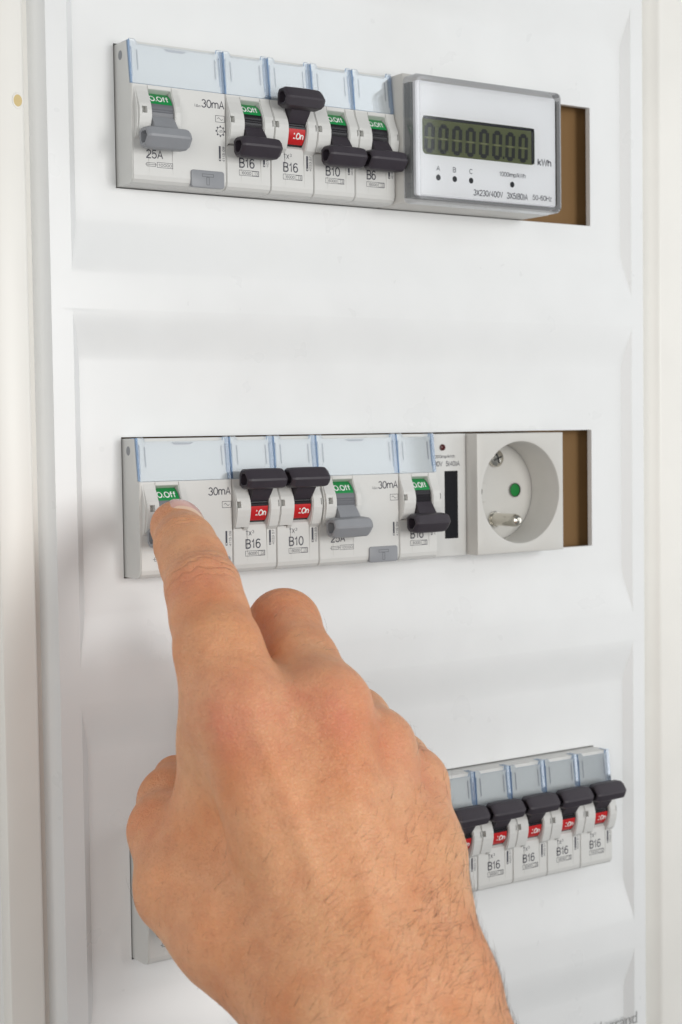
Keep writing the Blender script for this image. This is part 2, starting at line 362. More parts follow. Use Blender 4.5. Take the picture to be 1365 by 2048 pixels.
def rcd_body():
    mb = MB()
    Wd = 2 * P
    def small(d=0): return bulge(d)
    def lip(k):
        b = bulge(); return [(F + (y - F) * k, z) for y, z in b]
    slabs(mb, [(.10, .35, side([], .3)), (.35, .9, side([])), (.9, 1.4, side(lip(.7))), (1.4, 2.2, side(bulge())), (2.2, 4.0, side(bulge(0, True))), (4.0, 5.5, side(bulge())),
               (5.5, 5.8, side(bulge(.35))), (5.8, 14.0, side(window())), (14.0, 14.3, side(bulge(.3))), (14.3, 15.8, side(lip(.95))), (15.8, 16.3, side(lip(.85))),
               (16.3, 16.8, side(lip(.5))), (16.8, 17.1, side(lip(.2))), (17.1, Wd - .32, side([])), (Wd - .32, Wd - .1, side([], .3))])
    mb.box(2.2, 4.0, -11.55, -11.5, -23.65, -21.65, 1)
    # round dimple on the side wall
    n = 16
    mb.add([(.06, -3.6 + 1.35 * math.cos(2 * math.pi * i / n), -4.4 + 1.5 * math.sin(2 * math.pi * i / n)) for i in range(n)], [tuple(range(n))], 2)
    return mb.mesh('breaker_body', [BODY, HOLE, GREYP])
def label_cover(Wd):
    mb = MB()
    t = .7
    pl = [(.35, -.1), (2.3, -.1), (3.1, -1.5), (Wd - 2.5, -1.5), (Wd - 2.1, -.1), (Wd - .35, -.1), (Wd - .35, -14.1), (.35, -14.1)][::-1]
    def fr(z): return -9.25 + (z / 14.1) * 1.55       # leaning front
    n = len(pl); b = len(mb.v)
    mb.v += [(x, fr(z), z) for x, z in pl] + [(x, fr(z) + t, z) for x, z in pl]
    mb.f += [tuple(b + i for i in range(n)), tuple(b + n + i for i in range(n))[::-1]]; mb.m += [0, 0]
    for i in range(n): mb.f.append((b + i, b + n + i, b + n + (i + 1) % n, b + (i + 1) % n)); mb.m.append(1)
    for x0, x1 in ((.30, 1.0), (Wd - 1.0, Wd - .30)):       # side walls
        mb.prism_x([(fr(-.3) + .75, -.35), (fr(-14) + .75, -14.0), (-6.6, -14.0), (-4.4, -.35)], x0, x1, 2)
    for x0, x1 in ((1.0, 1.35), (Wd - 1.35, Wd - 1.0)):     # moulded ribs behind the plate
        mb.prism_x([(fr(-3) + .72, -2.6), (fr(-9) + .72, -13.6), (-8.3, -13.6), (-8.0, -2.6)], x0, x1, 1)
    return mb.mesh('label_window', [CLEAR, EDGEC, BLUEC])
def label_marks(Wd):
    mb = MB()
    def fr(z): return -9.25 + (z / 14.1) * 1.55
    for x, s in ((3.3, 1), (Wd - 2.6, -1)):
        mb.prism_x([(fr(-3.2) + .9, -3.2), (fr(-9.6) + .9, -9.6), (fr(-9.6) + 1.05, -9.6), (fr(-3.2) + 1.05, -3.2)], x - .16, x + .16)  # thin grey bars painted in as the shadow lines inside the cover
    if Wd > 20: mb.prism_y([(Wd * .38, -1.9), (Wd * .42, -2.6), (Wd * .58, -2.6), (Wd * .62, -1.9)], fr(-2.2) + .9, fr(-2.2) + 1.0)
    return mb.mesh('moulded_shadow_mark', [SHADOWG])
def label_card(Wd):
    mb = MB(); mb.prism_x([(-8.12, -2.0), (-8.12 - 1.3, -13.9), (-9.1, -13.9), (-7.9, -2.0)], 1.6, Wd - 1.7)
    return mb.mesh('label_card', [LABEL])
def hubpt(a, r): return (HC[0] - r * math.cos(math.radians(a)), HC[1] + r * math.sin(math.radians(a)))
def lever(x0, x1, bx0, bx1, up):
    s = 1 if up else -1
    mb = MB()
    fl = lambda p: [(y, HC[1] + s * (z - HC[1])) for y, z in p]     # written for 'up'
    # hub with moulded ridges
    pts = []
    for a in range(-78, 79, 3):
        r = HR
        if up: r = HR - (.0 if a < 4 else .25 if a < 10 else 0.0)
        else: r = HR - (.0 if a > 6 else .22 if a > 0 else 0.0)
        pts.append(hubpt(a, r))
    pts += [(-2, HC[1] + 6), (-2, HC[1] - 6)]
    mb.prism_x(pts, x0 + .15, x1 - .15, 1)
    # neck
    nk = fl([(-11.0, -19.5), (-12.75, -21.6), (-14.4, -19.6), (-15.6, -17.5), (-14.2, -15.3), (-11.5, -16.5)])
    b0 = len(mb.v); mb.prism_x(nk, x0 + .15, x1 - .25, 0)
    for q in range(b0, len(mb.v)):
        X_, Y_, Z_ = mb.v[q]; e_ = max(0, min(1, (abs(Z_ - HC[1]) - 2.5) / 4)) ; mb.v[q] = (X_ + (-.35 if q - b0 < len(nk) else .5) * e_, Y_, Z_)
    # handle bar: hollow-ended moulded grip
    outer = [(-13.0, -16.8), (-15.0, -17.9), (-18.6, -17.7), (-19.6, -17.3), (-20.7, -14.9), (-20.6, -14.1), (-18.2, -11.0), (-17.4, -10.6), (-14.4, -10.7), (-13.2, -12.2)]
    outer = [(-16.9 + (a + 16.9) * .90, -14.3 + (b_ + 14.3) * .92) for a, b_ in outer]
    outer = fl(outer); c = (sum(p[0] for p in outer) / len(outer), sum(p[1] for p in outer) / len(outer))
    def ring(x, k): return [(x, c[0] + (p[0] - c[0]) * k, c[1] + (p[1] - c[1]) * k) for p in outer]
    L = bx1 - bx0
    rings = [ring(bx0 + 3.2, .5), ring(bx0 + .7, .56), ring(bx0 + .5, .74), ring(bx0 + .7, .84), ring(bx0 + 1.5, .97), ring(bx0 + 2.0, 1.0)]
    for i in range(1, 8): rings.append(ring(bx0 + 2.0 + (L - 4.4) * i / 8, 1.0 + .03 * math.sin(math.pi * i / 8)))
    rings += [ring(bx1 - 2.2, 1.0), ring(bx1 - 1.4, .95), ring(bx1 - .25, .66), ring(bx1, .5)]
    n = len(outer); b = len(mb.v)
    for r in rings: mb.v += r
    for i in range(len(rings) - 1):
        for j in range(n): mb.f.append((b + i * n + j, b + i * n + (j + 1) % n, b + (i + 1) * n + (j + 1) % n, b + (i + 1) * n + j)); mb.m.append(0)
    mb.f.append(tuple(b + j for j in range(n))); mb.m.append(1)
    mb.f.append(tuple(b + (len(rings) - 1) * n + j for j in range(n))[::-1]); mb.m.append(0)
    return mb
def flag(x0, x1, up):
    mb = MB()
    a0, a1 = (-46, -3) if up else (22, 70)
    st = 12
    for i in range(st):
        a, b = a0 + (a1 - a0) * i / st, a0 + (a1 - a0) * (i + 1) / st
        p, q = hubpt(a, HR + .06), hubpt(b, HR + .06)
        mb.quad((x0, p[0], p[1]), (x1, p[0], p[1]), (x1, q[0], q[1]), (x0, q[0], q[1]))
    return mb.mesh('status_flag', [RED if up else GREEN], smooth=60)
def flagtext(x0, x1, up, rcd=False):
    mb = MB()
    a0, a1 = (-30, -13) if up else (29, 47)
    zz = lambda X, A: (X, hubpt(math.degrees(A / HR), HR + .1)[0], hubpt(math.degrees(A / HR), HR + .1)[1])
    a0, a1 = math.radians(a0) * HR, math.radians(a1) * HR
    if up: text(mb, 'I.On', x0 + 2.2, x1 - .6, a0, a1, 0, fmap=zz, wt=.125)
    else: text(mb, 'O.Off', x0 - .2, x1 - .9, a0, a1, 0, fmap=zz, wt=.125)
    # a heavier stroke, as on the real flag
    n = len(mb.v); v0 = list(mb.v); f0 = list(mb.f)
    mb.add([(a + .12, b - .004, c) for a, b, c in v0], f0); mb.add([(a, b - .008, c + .1) for a, b, c in v0], f0)
    return mb.mesh('flag_lettering', [WINK])
def wave(mb, x0, x1, z, y, amp, t):
    n = 12; pts = [(x0 + (x1 - x0) * i / n, z + amp * math.sin(2 * math.pi * i / n)) for i in range(n + 1)]
    for (a, b), (c, d) in zip(pts[:-1], pts[1:]): mb.quad((a, y, b - t), (c, y, d - t), (c, y, d + t), (a, y, b + t))
YT = F - .04
def mcb_text(rating, code):
    mb = MB()
    text(mb, 'TX', 4.9, 7.2, -33.2, -31.6, YT); text(mb, '3', 7.4, 8.2, -32.4, -31.4, YT)
    text(mb, rating, 4.8, 4.8 + 2.0 * len(rating) - .1, -37.5, -34.3, YT)
    rectline(mb, 4.7, 12.3, -40.0, -38.2, .13, YT); rectline(mb, 9.7, 12.2, -39.85, -38.35, .10, YT); rectline(mb, 9.7, 10.9, -39.85, -38.35, .10, YT)
    text(mb, '6000', 5.9, 9.3, -39.6, -38.6, YT); text(mb, '3', 11.2, 11.8, -39.6, -38.6, YT)
    mb.quad((14.0, YT, -36.6), (14.75, YT, -36.6), (14.75, YT, -31.6), (14.0, YT, -31.6))
    text(mb, code, 15.2, 16.1, -36.6, -31.6, YT, rot=True)
    mb.quad((14.2, YT - .02, -36.3), (14.55, YT - .02, -36.3), (14.55, YT - .02, -35.8), (14.2, YT - .02, -35.8), 1)
    return mb.mesh('printed_lettering', [INK, BODY])
def rcd_text(amp, gear, ian):
    mb = MB()
    text(mb, '30mA', 25.1, 34.0 - .4, -19.4, -16.7, YT)
    if ian: text(mb, 'I', 22.6, 22.8, -19.4, -18.4, YT); text(mb, '\u0394n', 23.0, 24.7, -19.4, -18.5, YT)
    rectline(mb, 30.2, 33.7, -23.6, -21.4, .14, YT); wave(mb, 30.9, 33.0, -22.5, YT, .35, .09)
    if gear:
        n = 16; z0, x0 = -26.4, 32.0
        for r0, r1 in ((1.2, 1.35),):
            for i in range(n):
                a, b = 2 * math.pi * i / n, 2 * math.pi * (i + 1) / n
                mb.quad(*[(x0 + r * math.cos(t), YT, z0 + r * math.sin(t)) for r, t in ((r0, a), (r1, a), (r1, b), (r0, b))])
        for i in range(8):
            a = 2 * math.pi * i / 8; c, s = math.cos(a), math.sin(a)
            mb.quad(*[(x0 + r * c - q * s, YT, z0 + r * s + q * c) for r, q in ((1.35, -.25), (1.8, -.25), (1.8, .25), (1.35, .25))])
        text(mb, '-25', x0 - .85, x0 + .85, z0 - .4, z0 + .4, YT)
    mb.quad((31.3, YT, -36.0), (32.0, YT, -36.0), (32.0, YT, -31.2), (31.3, YT, -31.2))
    mb.quad((31.45, YT - .02, -35.7), (31.85, YT - .02, -35.7), (31.85, YT - .02, -35.2), (31.45, YT - .02, -35.2), 1)
    text(mb, '4115 09', 32.6, 33.5, -36.2, -31.3, YT, rot=True)
    text(mb, amp, 4.8, 10.8, -37.2, -34.4, YT)
    rectline(mb, 4.9, 8.1, -39.7, -38.5, .13, YT); mb.quad((4.4, YT, -39.15), (8.7, YT, -39.15), (8.7, YT, -39.02), (4.4, YT, -39.02))
    rectline(mb, 8.6, 14.3, -39.9, -38.2, .13, YT); text(mb, '10000', 9.1, 13.9, -39.5, -38.6, YT)
    return mb.mesh('printed_lettering', [INK, BODY])
def test_button():
    mb = MB()
    mb.prism_y(rrect(20.7, 32.9, -45.0, -39.5, .9), F - .55, F + 1.0)
    return mb.mesh('test_button', [GREYP], bevel=.18, smooth=40)
def test_letter():
    mb = MB(); y = F - .6
    rectline(mb, 24.6, 28.9, -41.6, -40.6, .16, y); rectline(mb, 26.2, 27.3, -44.2, -41.6, .16, y)
    return mb.mesh('raised_letter', [mat('grey_letter', (.13, .135, .15), .45)])
ME = {}
ME['mb'] = mcb_body(); ME['rb'] = rcd_body()
for k, wd in (('m', P), ('r', 2 * P)):
    ME[k + 'cov'] = label_cover(wd); ME[k + 'mark'] = label_marks(wd); ME[k + 'card'] = label_card(wd)
for up in (False, True):
    ME['mlev', up] = lever(5.6, 12.9, .25, 16.7, up).mesh('toggle_lever', [DARKP, HUBB], smooth=19)
    ME['mflag', up] = flag(5.9, 12.6, up); ME['mft', up] = flagtext(5.9, 12.6, up)
ME['rlev'] = lever(5.8, 14.0, .2, 17.0, False).mesh('toggle_lever', [GREYP, HUBG], smooth=19)
ME['rflag'] = flag(6.1, 13.7, False); ME['rft'] = flagtext(6.1, 13.7, False)
ME['tb'] = test_button(); ME['tl'] = test_letter()
def breaker(row, k, rating, up, label, code='4033 57', cat='circuit breaker', group='single-pole circuit breakers in the board'):
    t = thing('circuit_breaker', label, cat, (.55 + k * P, 0, -125 * row), group)
    obj('breaker_body', ME['mb'], t)
    obj('label_card', ME['mcard'], t); c = obj('label_window', ME['mcov'], t); obj('moulded_shadow_mark', ME['mmark'], c)
    l = obj('toggle_lever', ME['mlev', up], t); f = obj('status_flag', ME['mflag', up], l); 
    obj('flag_lettering', ME['mft', up], l)
    key = ('mt', rating, code)
    if key not in ME: ME[key] = mcb_text(rating, code)
    obj('printed_lettering', ME[key], t)
    return t
def rcd(row, k, amp, label, gear=False, ian=True):
    t = thing('residual_current_device', label, 'residual current device', (.55 + k * P, 0, -125 * row), 'two-module residual current devices with grey levers')
    obj('breaker_body', ME['rb'], t)
    obj('label_card', ME['rcard'], t); c = obj('label_window', ME['rcov'], t); obj('moulded_shadow_mark', ME['rmark'], c)
    l = obj('toggle_lever', ME['rlev'], t); obj('status_flag', ME['rflag'], l); obj('flag_lettering', ME['rft'], l)
    obj('printed_lettering', rcd_text(amp, gear, ian), t)
    b = obj('test_button', ME['tb'], t); obj('raised_letter', ME['tl'], b)
    return t
rcd(0, 0, '25A', 'wide 25A device with grey lever down, at the left end of the top row', gear=True)
breaker(0, 2, 'B16', False, 'B16 breaker with lever down, top row, beside the wide grey-levered device')
breaker(0, 3, 'B16', True, 'B16 breaker with black lever up, the only raised lever in the top row')
breaker(0, 4, 'B10', False, 'B10 breaker with black lever down and green flag, in the top row', '4033 55')
breaker(0, 5, 'B6', False, 'B6 breaker with black lever down, touching the large kWh meter', '4033 53')
rcd(1, 0, '25A', 'wide device under the pressing fingertip, at the left end of the middle row', ian=False)
breaker(1, 2, 'B16', True, 'B16 breaker with black lever up in the middle row, next to the fingertip device')
breaker(1, 3, 'B10', True, 'B10 breaker with black lever up and red On flag in the middle row', '4033 55')
rcd(1, 4, '25A', 'wide 25A device with grey lever down in the middle of the middle row')
breaker(1, 6, 'B16', False, 'B16 breaker with black lever down, beside the narrow meter in the middle row')
rcd(2, 0, '40A', 'wide device at the left end of the bottom row, mostly hidden by the thumb')
for k in range(2, 7):
    breaker(2, k, 'B16', True, 'B16 breaker of the bottom row hidden behind the hand', group='bottom row breakers hidden behind the hand')
for k, lab in ((7, 'B16 breaker of the bottom row half covered by the wrist'), (8, 'B16 breaker with lever up, bottom row, first one fully clear of the wrist'),
               (9, 'B16 breaker with lever up in the middle of the five seen in the bottom row'), (10, 'B16 breaker with lever up, bottom row, second from the right end'),
               (11, 'B16 breaker with lever up at the right end of the bottom row')):
    breaker(2, k, 'B16', True, lab)

# ---------------------------------------------------------------- large kWh meter
t = thing('energy_meter', 'large electronic kWh meter with LCD and clear cover at the right of the top row', 'energy meter', (102.95, 0, 0))
MW = 68.6
mb = MB()
mb.box(.2, MW - .4, -15.2, 7, -45.3, -.5)
obj('meter_body', mb.mesh('meter_body', [BODY2], bevel=.8, smooth=40), t)
mb = MB(); mb.box(.95, MW - 1.4, -18.6, -15.25, -43.6, -4.2)
obj('circuit_board', mb.mesh('circuit_board', [mat('dark_green_board', (.012, .022, .016), .4)]), t)
FY = -20.1
mb = MB(); mb.prism_y(rrect(2.0, MW - 2.4, -43.0, -3.6, 1.0), FY, FY + 1.4)
fp = obj('faceplate', mb.mesh('faceplate', [SILVER], smooth=40), t)
mb = MB()
pr = rrect(4.9, 56.2, -28.6, -15.4, 1.6, 4); n = len(pr)
mb.add([(x, FY - .05, z) for x, z in pr], [tuple(range(n))])
lcd = obj('lcd_screen', mb.mesh('lcd_screen', [LCD]), t)
mb = MB(); mb.quad((54.6, FY - .09, -28.2), (56.0, FY - .09, -28.2), (56.0, FY - .09, -15.8), (54.6, FY - .09, -15.8), 1)
mb.quad((5.4, FY - .09, -16.5), (56.0, FY - .09, -16.5), (56.0, FY - .09, -15.5), (5.4, FY - .09, -15.5), 1)  # black strip painted along the LCD top as its parallax shadow
SEG = dict(a=((0, 1), (1, 1)), b=((1, 1), (1, .5)), c=((1, .5), (1, 0)), d=((0, 0), (1, 0)), e=((0, .5), (0, 0)), f=((0, 1), (0, .5)), g=((0, .5), (1, .5)))
dw, dh, dz, th = 3.0, 8.8, -27.3, .78
for i in range(8):
    x0 = 6.3 + i * 6.1; sl = .35
    for kx, ((ax, az), (bx, bz)) in SEG.items():
        A = (x0 + ax * dw + sl * az, dz + az * dh); B = (x0 + bx * dw + sl * bz, dz + bz * dh)
        mi = 2 if kx == 'g' else 0; q = th * (.35 if kx == 'g' else 1)
        if abs(az - bz) < .01:
            mb.add([(A[0] - .1, FY - .1, A[1]), (A[0] + q, FY - .1, A[1] - q), (B[0] - q, FY - .1, B[1] - q), (B[0] + .1, FY - .1, B[1]), (B[0] - q, FY - .1, B[1] + q), (A[0] + q, FY - .1, A[1] + q)], [(0, 1, 2, 3, 4, 5)], mi)
        else:
            g = .35
            mb.quad((A[0] - q, FY - .1, A[1] - g), (A[0] + q, FY - .1, A[1] - g), (B[0] + q, FY - .1, B[1] + g), (B[0] - q, FY - .1, B[1] + g), mi)
mb.box(6.3 + 6 * 6.1 - 1.9, 6.3 + 6 * 6.1 - 1.1, FY - .12, FY - .1, -27.5, -26.6, 0)
obj('lcd_digits', mb.mesh('lcd_digits', [LCDK, BLACK, LCDG]), lcd)
mb = MB(); y = FY - .06
text(mb, 'kWh', 57.6, 64.2, -28.6, -25.9, y, wt=.17)
text(mb, 'A', 10.9, 12.5, -34.0, -32.2, y); text(mb, 'B', 18.2, 19.6, -34.0, -32.2, y); text(mb, 'C', 25.6, 27.1, -34.0, -32.2, y)
text(mb, '1000imp/kWh', 39.4, 51.8, -33.7, -32.0, y)
text(mb, '3X230/400V', 27.4, 41.0, -41.4, -39.2, y); text(mb, '3X5(80)A', 42.8, 52.8, -41.5, -39.2, y); text(mb, '50-60Hz', 55.0, 64.3, -41.1, -39.2, y)
obj('printed_lettering', mb.mesh('printed_lettering', [INK]), fp)
for x in (11.7, 19.0, 26.4, 45.4):
    mb = MB(); n = 16
    mb.add([(x + 1.0 * math.cos(2 * math.pi * i / n), FY - .07, -36.3 + 1.05 * math.sin(2 * math.pi * i / n)) for i in range(n)], [tuple(range(n))])
    obj('indicator_light', mb.mesh('indicator_light', [BLACK]), fp)
# clear box-shaped cover: shell with rounded rim
mb = MB()
def loop(i, y, r=2.2): return [(x, y, z) for x, z in rrect(.3 + i, MW - .6 - i, -45.4 + i, -2.2 - i + .6, max(.3, r - i * .6), 5)]
R_ = [loop(0, -15.3), loop(0, -20.8), loop(.4, -21.7), loop(1.1, -22.1), loop(1.9, -22.1), loop(2.6, -21.7)]
n = len(R_[0]); b = len(mb.v)
for r in R_: mb.v += r
for i in range(len(R_) - 1):
    for j in range(n): mb.f.append((b + i * n + j, b + i * n + (j + 1) % n, b + (i + 1) * n + (j + 1) % n, b + (i + 1) * n + j)); mb.m.append(1)
mb.f.append(tuple(b + (len(R_) - 1) * n + j for j in range(n))); mb.m.append(0)
obj('clear_cover', mb.mesh('clear_cover', [CLEAR2, CLEAR2E], smooth=18), t)

# ---------------------------------------------------------------- narrow meter
t = thing('energy_meter', 'narrow one-module meter with dark window, between a breaker and the socket', 'energy meter', (.55 + 7 * P, 0, -125))
mb = MB(); mb.box(.15, P - .1, -6.3, 7, -45.2, -.6)
obj('meter_body', mb.mesh('meter_body', [BODY], bevel=.35, smooth=40), t)
mb = MB(); mb.quad((6.9, -6.36, -38.7), (13.0, -6.36, -38.7), (13.0, -6.36, -14.1), (6.9, -6.36, -14.1)); 
obj('display_window', mb.mesh('display_window', [BLACK]), t)
mb = MB()
for a in (0,):
    n = 14; rr = [(1.25, -6.35), (1.1, -6.9), (.6, -7.3)]
    for (r0, y0), (r1, y1) in zip(rr[:-1], rr[1:]):
        for i in range(n):
            p, q = 2 * math.pi * i / n, 2 * math.pi * (i + 1) / n
            mb.quad((6.0 + r0 * math.cos(p), y0, -5.5 + r0 * math.sin(p)), (6.0 + r0 * math.cos(q), y0, -5.5 + r0 * math.sin(q)), (6.0 + r1 * math.cos(q), y1, -5.5 + r1 * math.sin(q)), (6.0 + r1 * math.cos(p), y1, -5.5 + r1 * math.sin(p)))
    mb.add([(6.0 + .6 * math.cos(2 * math.pi * i / n), -7.3, -5.5 + .6 * math.sin(2 * math.pi * i / n)) for i in range(n)], [tuple(range(n))])
obj('indicator_light', mb.mesh('indicator_light', [LED], smooth=50), t)
mb = MB(); text(mb, '1000imp/kWh', 1.8, 11.8, -9.4, -8.2, -6.36); text(mb, '230V  5(40)A', .9, 14.0, -12.4, -10.5, -6.36)
obj('printed_lettering', mb.mesh('printed_lettering', [INK]), t)

# ---------------------------------------------------------------- socket outlet
SX = .55 + 8 * P; SW = 42.4; SY = -12.3
t = thing('socket_outlet', 'grey modular socket with round recess and earth pin in the middle row', 'socket', (SX, 0, -125))
cx, cz, R0, R1, FL = 21.3, -22.7, 19.0, 18.4, 2.7
mb = MB(); N = 96
circ = [(cx + R0 * math.cos(2 * math.pi * i / N), cz + R0 * math.sin(2 * math.pi * i / N)) for i in range(N)]
x0, x1, z0, z1 = .25, SW - .2, -45.0, -.7; e = .5
def onrect(i, g):
    a = 2 * math.pi * i / N; c, s = math.cos(a), math.sin(a)
    X0, X1, Z0, Z1 = x0 + g, x1 - g, z0 + g, z1 - g
    k = min(((X1 - cx) / c if c > 1e-9 else (X0 - cx) / c if c < -1e-9 else 1e9), ((Z1 - cz) / s if s > 1e-9 else (Z0 - cz) / s if s < -1e-9 else 1e9))
    return cx + k * c, cz + k * s
rings = [[(x, SY + .35, z) for x, z in circ], ]
prof_r = [(R0 - .25, SY + .5), (R0, SY + .12), (R0 + .4, SY)]
L = [[(cx + R1 * math.cos(2 * math.pi * i / N), FL, cz + R1 * math.sin(2 * math.pi * i / N)) for i in range(N)]]
for r, y in prof_r: L.append([(cx + r * math.cos(2 * math.pi * i / N), y, cz + r * math.sin(2 * math.pi * i / N)) for i in range(N)])
# corner-true outer loops
def outer(g, y):
    pts = [onrect(i, g) for i in range(N)]
    for X, Z in ((x0 + g, z0 + g), (x0 + g, z1 - g), (x1 - g, z0 + g), (x1 - g, z1 - g)):
        k = min(range(N), key=lambda q: (pts[q][0] - X) ** 2 + (pts[q][1] - Z) ** 2); pts[k] = (X, Z)
    return [(x, y, z) for x, z in pts]
L += [outer(e, SY), outer(e * .3, SY + .15), outer(0, SY + e), outer(0, 7)]
for l in L: mb.v += l
for i in range(len(L) - 1):
    for j in range(N): mb.f.append((i * N + j, i * N + (j + 1) % N, (i + 1) * N + (j + 1) % N, (i + 1) * N + j)); mb.m.append(0)
obj('socket_body', mb.mesh('socket_body', [BODY2], smooth=35), t)
mb = MB(); ng = N
mb.add([(cx + (R1 + .3) * math.cos(2 * math.pi * i / ng), FL + .3, cz + (R1 + .3) * math.sin(2 * math.pi * i / ng)) for i in range(ng)] , [tuple(range(ng))])
fl = obj('socket_floor', mb.mesh('socket_floor', [BODY2]), t)
mb = MB()
mb.box(7.0, 16.3, FL - .35, FL + .1, -26.5, -19.4)
obj('shutter_plate', mb.mesh('shutter_plate', [BODY2], bevel=.12), fl)
def disc_stack(mb, X, Z, prof, n=24, mi=0):
    for (r0, y0), (r1, y1) in zip(prof[:-1], prof[1:]):
        for i in range(n):
            p, q = 2 * math.pi * i / n, 2 * math.pi * (i + 1) / n
            mb.quad((X + r0 * math.cos(p), y0, Z + r0 * math.sin(p)), (X + r0 * math.cos(q), y0, Z + r0 * math.sin(q)), (X + r1 * math.cos(q), y1, Z + r1 * math.sin(q)), (X + r1 * math.cos(p), y1, Z + r1 * math.sin(p)), mi)
for hx in (30.9, 11.9):
    mb = MB(); disc_stack(mb, hx, -22.5, [(2.7, FL - .42), (2.45, FL - .40), (2.4, FL - .05)]); disc_stack(mb, hx, -22.5, [(2.4, FL - .05), (0, FL - .2)], mi=1)
    obj('contact_hole', mb.mesh('contact_hole', [HOLE, GREENS], smooth=40), fl)
mb = MB(); disc_stack(mb, 21.0, -33.2, [(3.0, FL + .2), (3.0, FL - .3), (2.45, FL - .35), (2.4, FL - 11), (2.3, FL - 12.2), (1.9, FL - 13.3), (1.1, FL - 14.0), (0, FL - 14.2)], 32)
obj('earth_pin', mb.mesh('earth_pin', [METAL], smooth=35), t)
mb = MB(); disc_stack(mb, 21.5, -10.2, [(3.4, FL + .2), (3.4, FL - .5), (3.1, FL - 1.0), (2.0, FL - 1.5), (0, FL - 1.65)], 24)
for a in (20, 110): 
    c, s = math.cos(math.radians(a)), math.sin(math.radians(a))
    mb.add([(21.5 + u * c - v * s, FL - 1.72, -10.2 + u * s + v * c) for u, v in ((-2, -.3), (2, -.3), (2, .3), (-2, .3))], [(0, 1, 2, 3)], 1)
obj('screw', mb.mesh('screw', [METAL, HOLE], smooth=35), t)

# ---------------------------------------------------------------- the hand: one continuous skin grown round a posed skeleton (mm)
#JT0
JT = {
    'i_tip': (4.0, -27.1, -151.1, 6.2), 'i_pad': (0.7, -34.7, -152.5, 7.2), 'i_dip': (-3.2, -46.8, -157.1, 8.6), 'i_mid': (-5.4, -55.3, -161.7, 9.2), 
    'i_pip': (-8.3, -65.9, -168.5, 10.2), 'i_pq': (-10.5, -73.4, -176.1, 10.7), 'i_ph': (-13.4, -82.8, -183.8, 10.9), 'i_mcp': (-14.3, -95.3, -199.4, 12.8), 
    'm_mcp': (8.0, -103.4, -200.1, 12.2), 'm_ph': (13.9, -82.6, -190.6, 10.6), 'm_pip': (20.0, -64.3, -181.6, 10.6), 'm_dip': (30.6, -56.0, -204.4, 9.0), 
    'm_tip': (29.5, -68.3, -219.3, 8.0), 'r_mcp': (25.7, -101.9, -213.6, 10.8), 'r_ph': (31.9, -83.9, -209.1, 9.8), 'r_pip': (38.9, -65.5, -206.7, 9.2), 
    'r_dip': (45.4, -62.5, -222.2, 8.2), 'r_tip': (39.9, -74.0, -233.4, 7.5), 'p_mcp': (40.6, -98.3, -226.5, 10.4), 'p_ph': (45.1, -86.6, -222.9, 9.2), 
    'p_pip': (51.2, -73.7, -221.7, 8.4), 'p_dip': (53.3, -71.0, -232.7, 7.4), 'p_tip': (47.1, -79.4, -241.1, 7.0), 'p_mid': (32.9, -110.0, -243.7, 13.2), 
    't_cmc': (-4.2, -104.0, -266.4, 20.0), 't_mid': (-13.9, -89.6, -259.2, 16.8), 't_mcp': (-20.6, -73.6, -251.3, 13.4), 't_ip': (-15.9, -54.2, -239.8, 10.2), 
    't_pad': (-7.2, -41.6, -234.1, 9.0), 't_tip': (0.2, -31.9, -230.1, 7.0), 'i_cmc': (-3.5, -116.4, -261.3, 15.5), 'm_cmc': (3.1, -121.0, -262.7, 16.5), 
    'r_cmc': (12.5, -121.5, -264.5, 16.0), 'p_cmc': (25.5, -118.1, -260.3, 16.2), 'web_0': (-11.2, -85.5, -202.5, 11.8), 'web_a': (-9.4, -81.3, -212.5, 12.4), 
    'web_b': (-7.1, -75.6, -232.3, 14.4), 'web_c': (-4.5, -90.7, -250.8, 16.0), 'palm_a': (13.4, -81.9, -223.9, 14.0), 'palm_b': (30.5, -87.2, -237.1, 13.5), 
    'palm_c': (19.4, -95.2, -254.0, 17.0), 'w_r': (0.3, -124.7, -274.6, 21.0), 'w_u': (20.8, -129.2, -276.3, 17.6), 'f_r': (-4.8, -139.3, -293.8, 23.0), 
    'f_u': (17.5, -142.7, -295.6, 20.0), 'e_r': (-13.4, -179.0, -361.6, 28.0), 'e_u': (15.4, -186.8, -362.3, 27.0), 'ti_a': (-18.0, -106.6, -196.8, 1.4), 
    'ti_m': (-12.9, -115.2, -218.6, 1.6), 'ti_b': (-7.5, -130.0, -251.7, 1.0), 'tm_a': (3.5, -112.9, -197.7, 1.4), 'tm_m': (4.7, -119.6, -221.6, 1.5), 
    'tm_b': (0.9, -134.5, -250.9, 1.0), 'tr_a': (21.4, -109.8, -211.9, 1.4), 'tr_m': (19.1, -117.2, -231.0, 1.5), 'tr_b': (11.4, -131.0, -253.7, 1.0), 
}
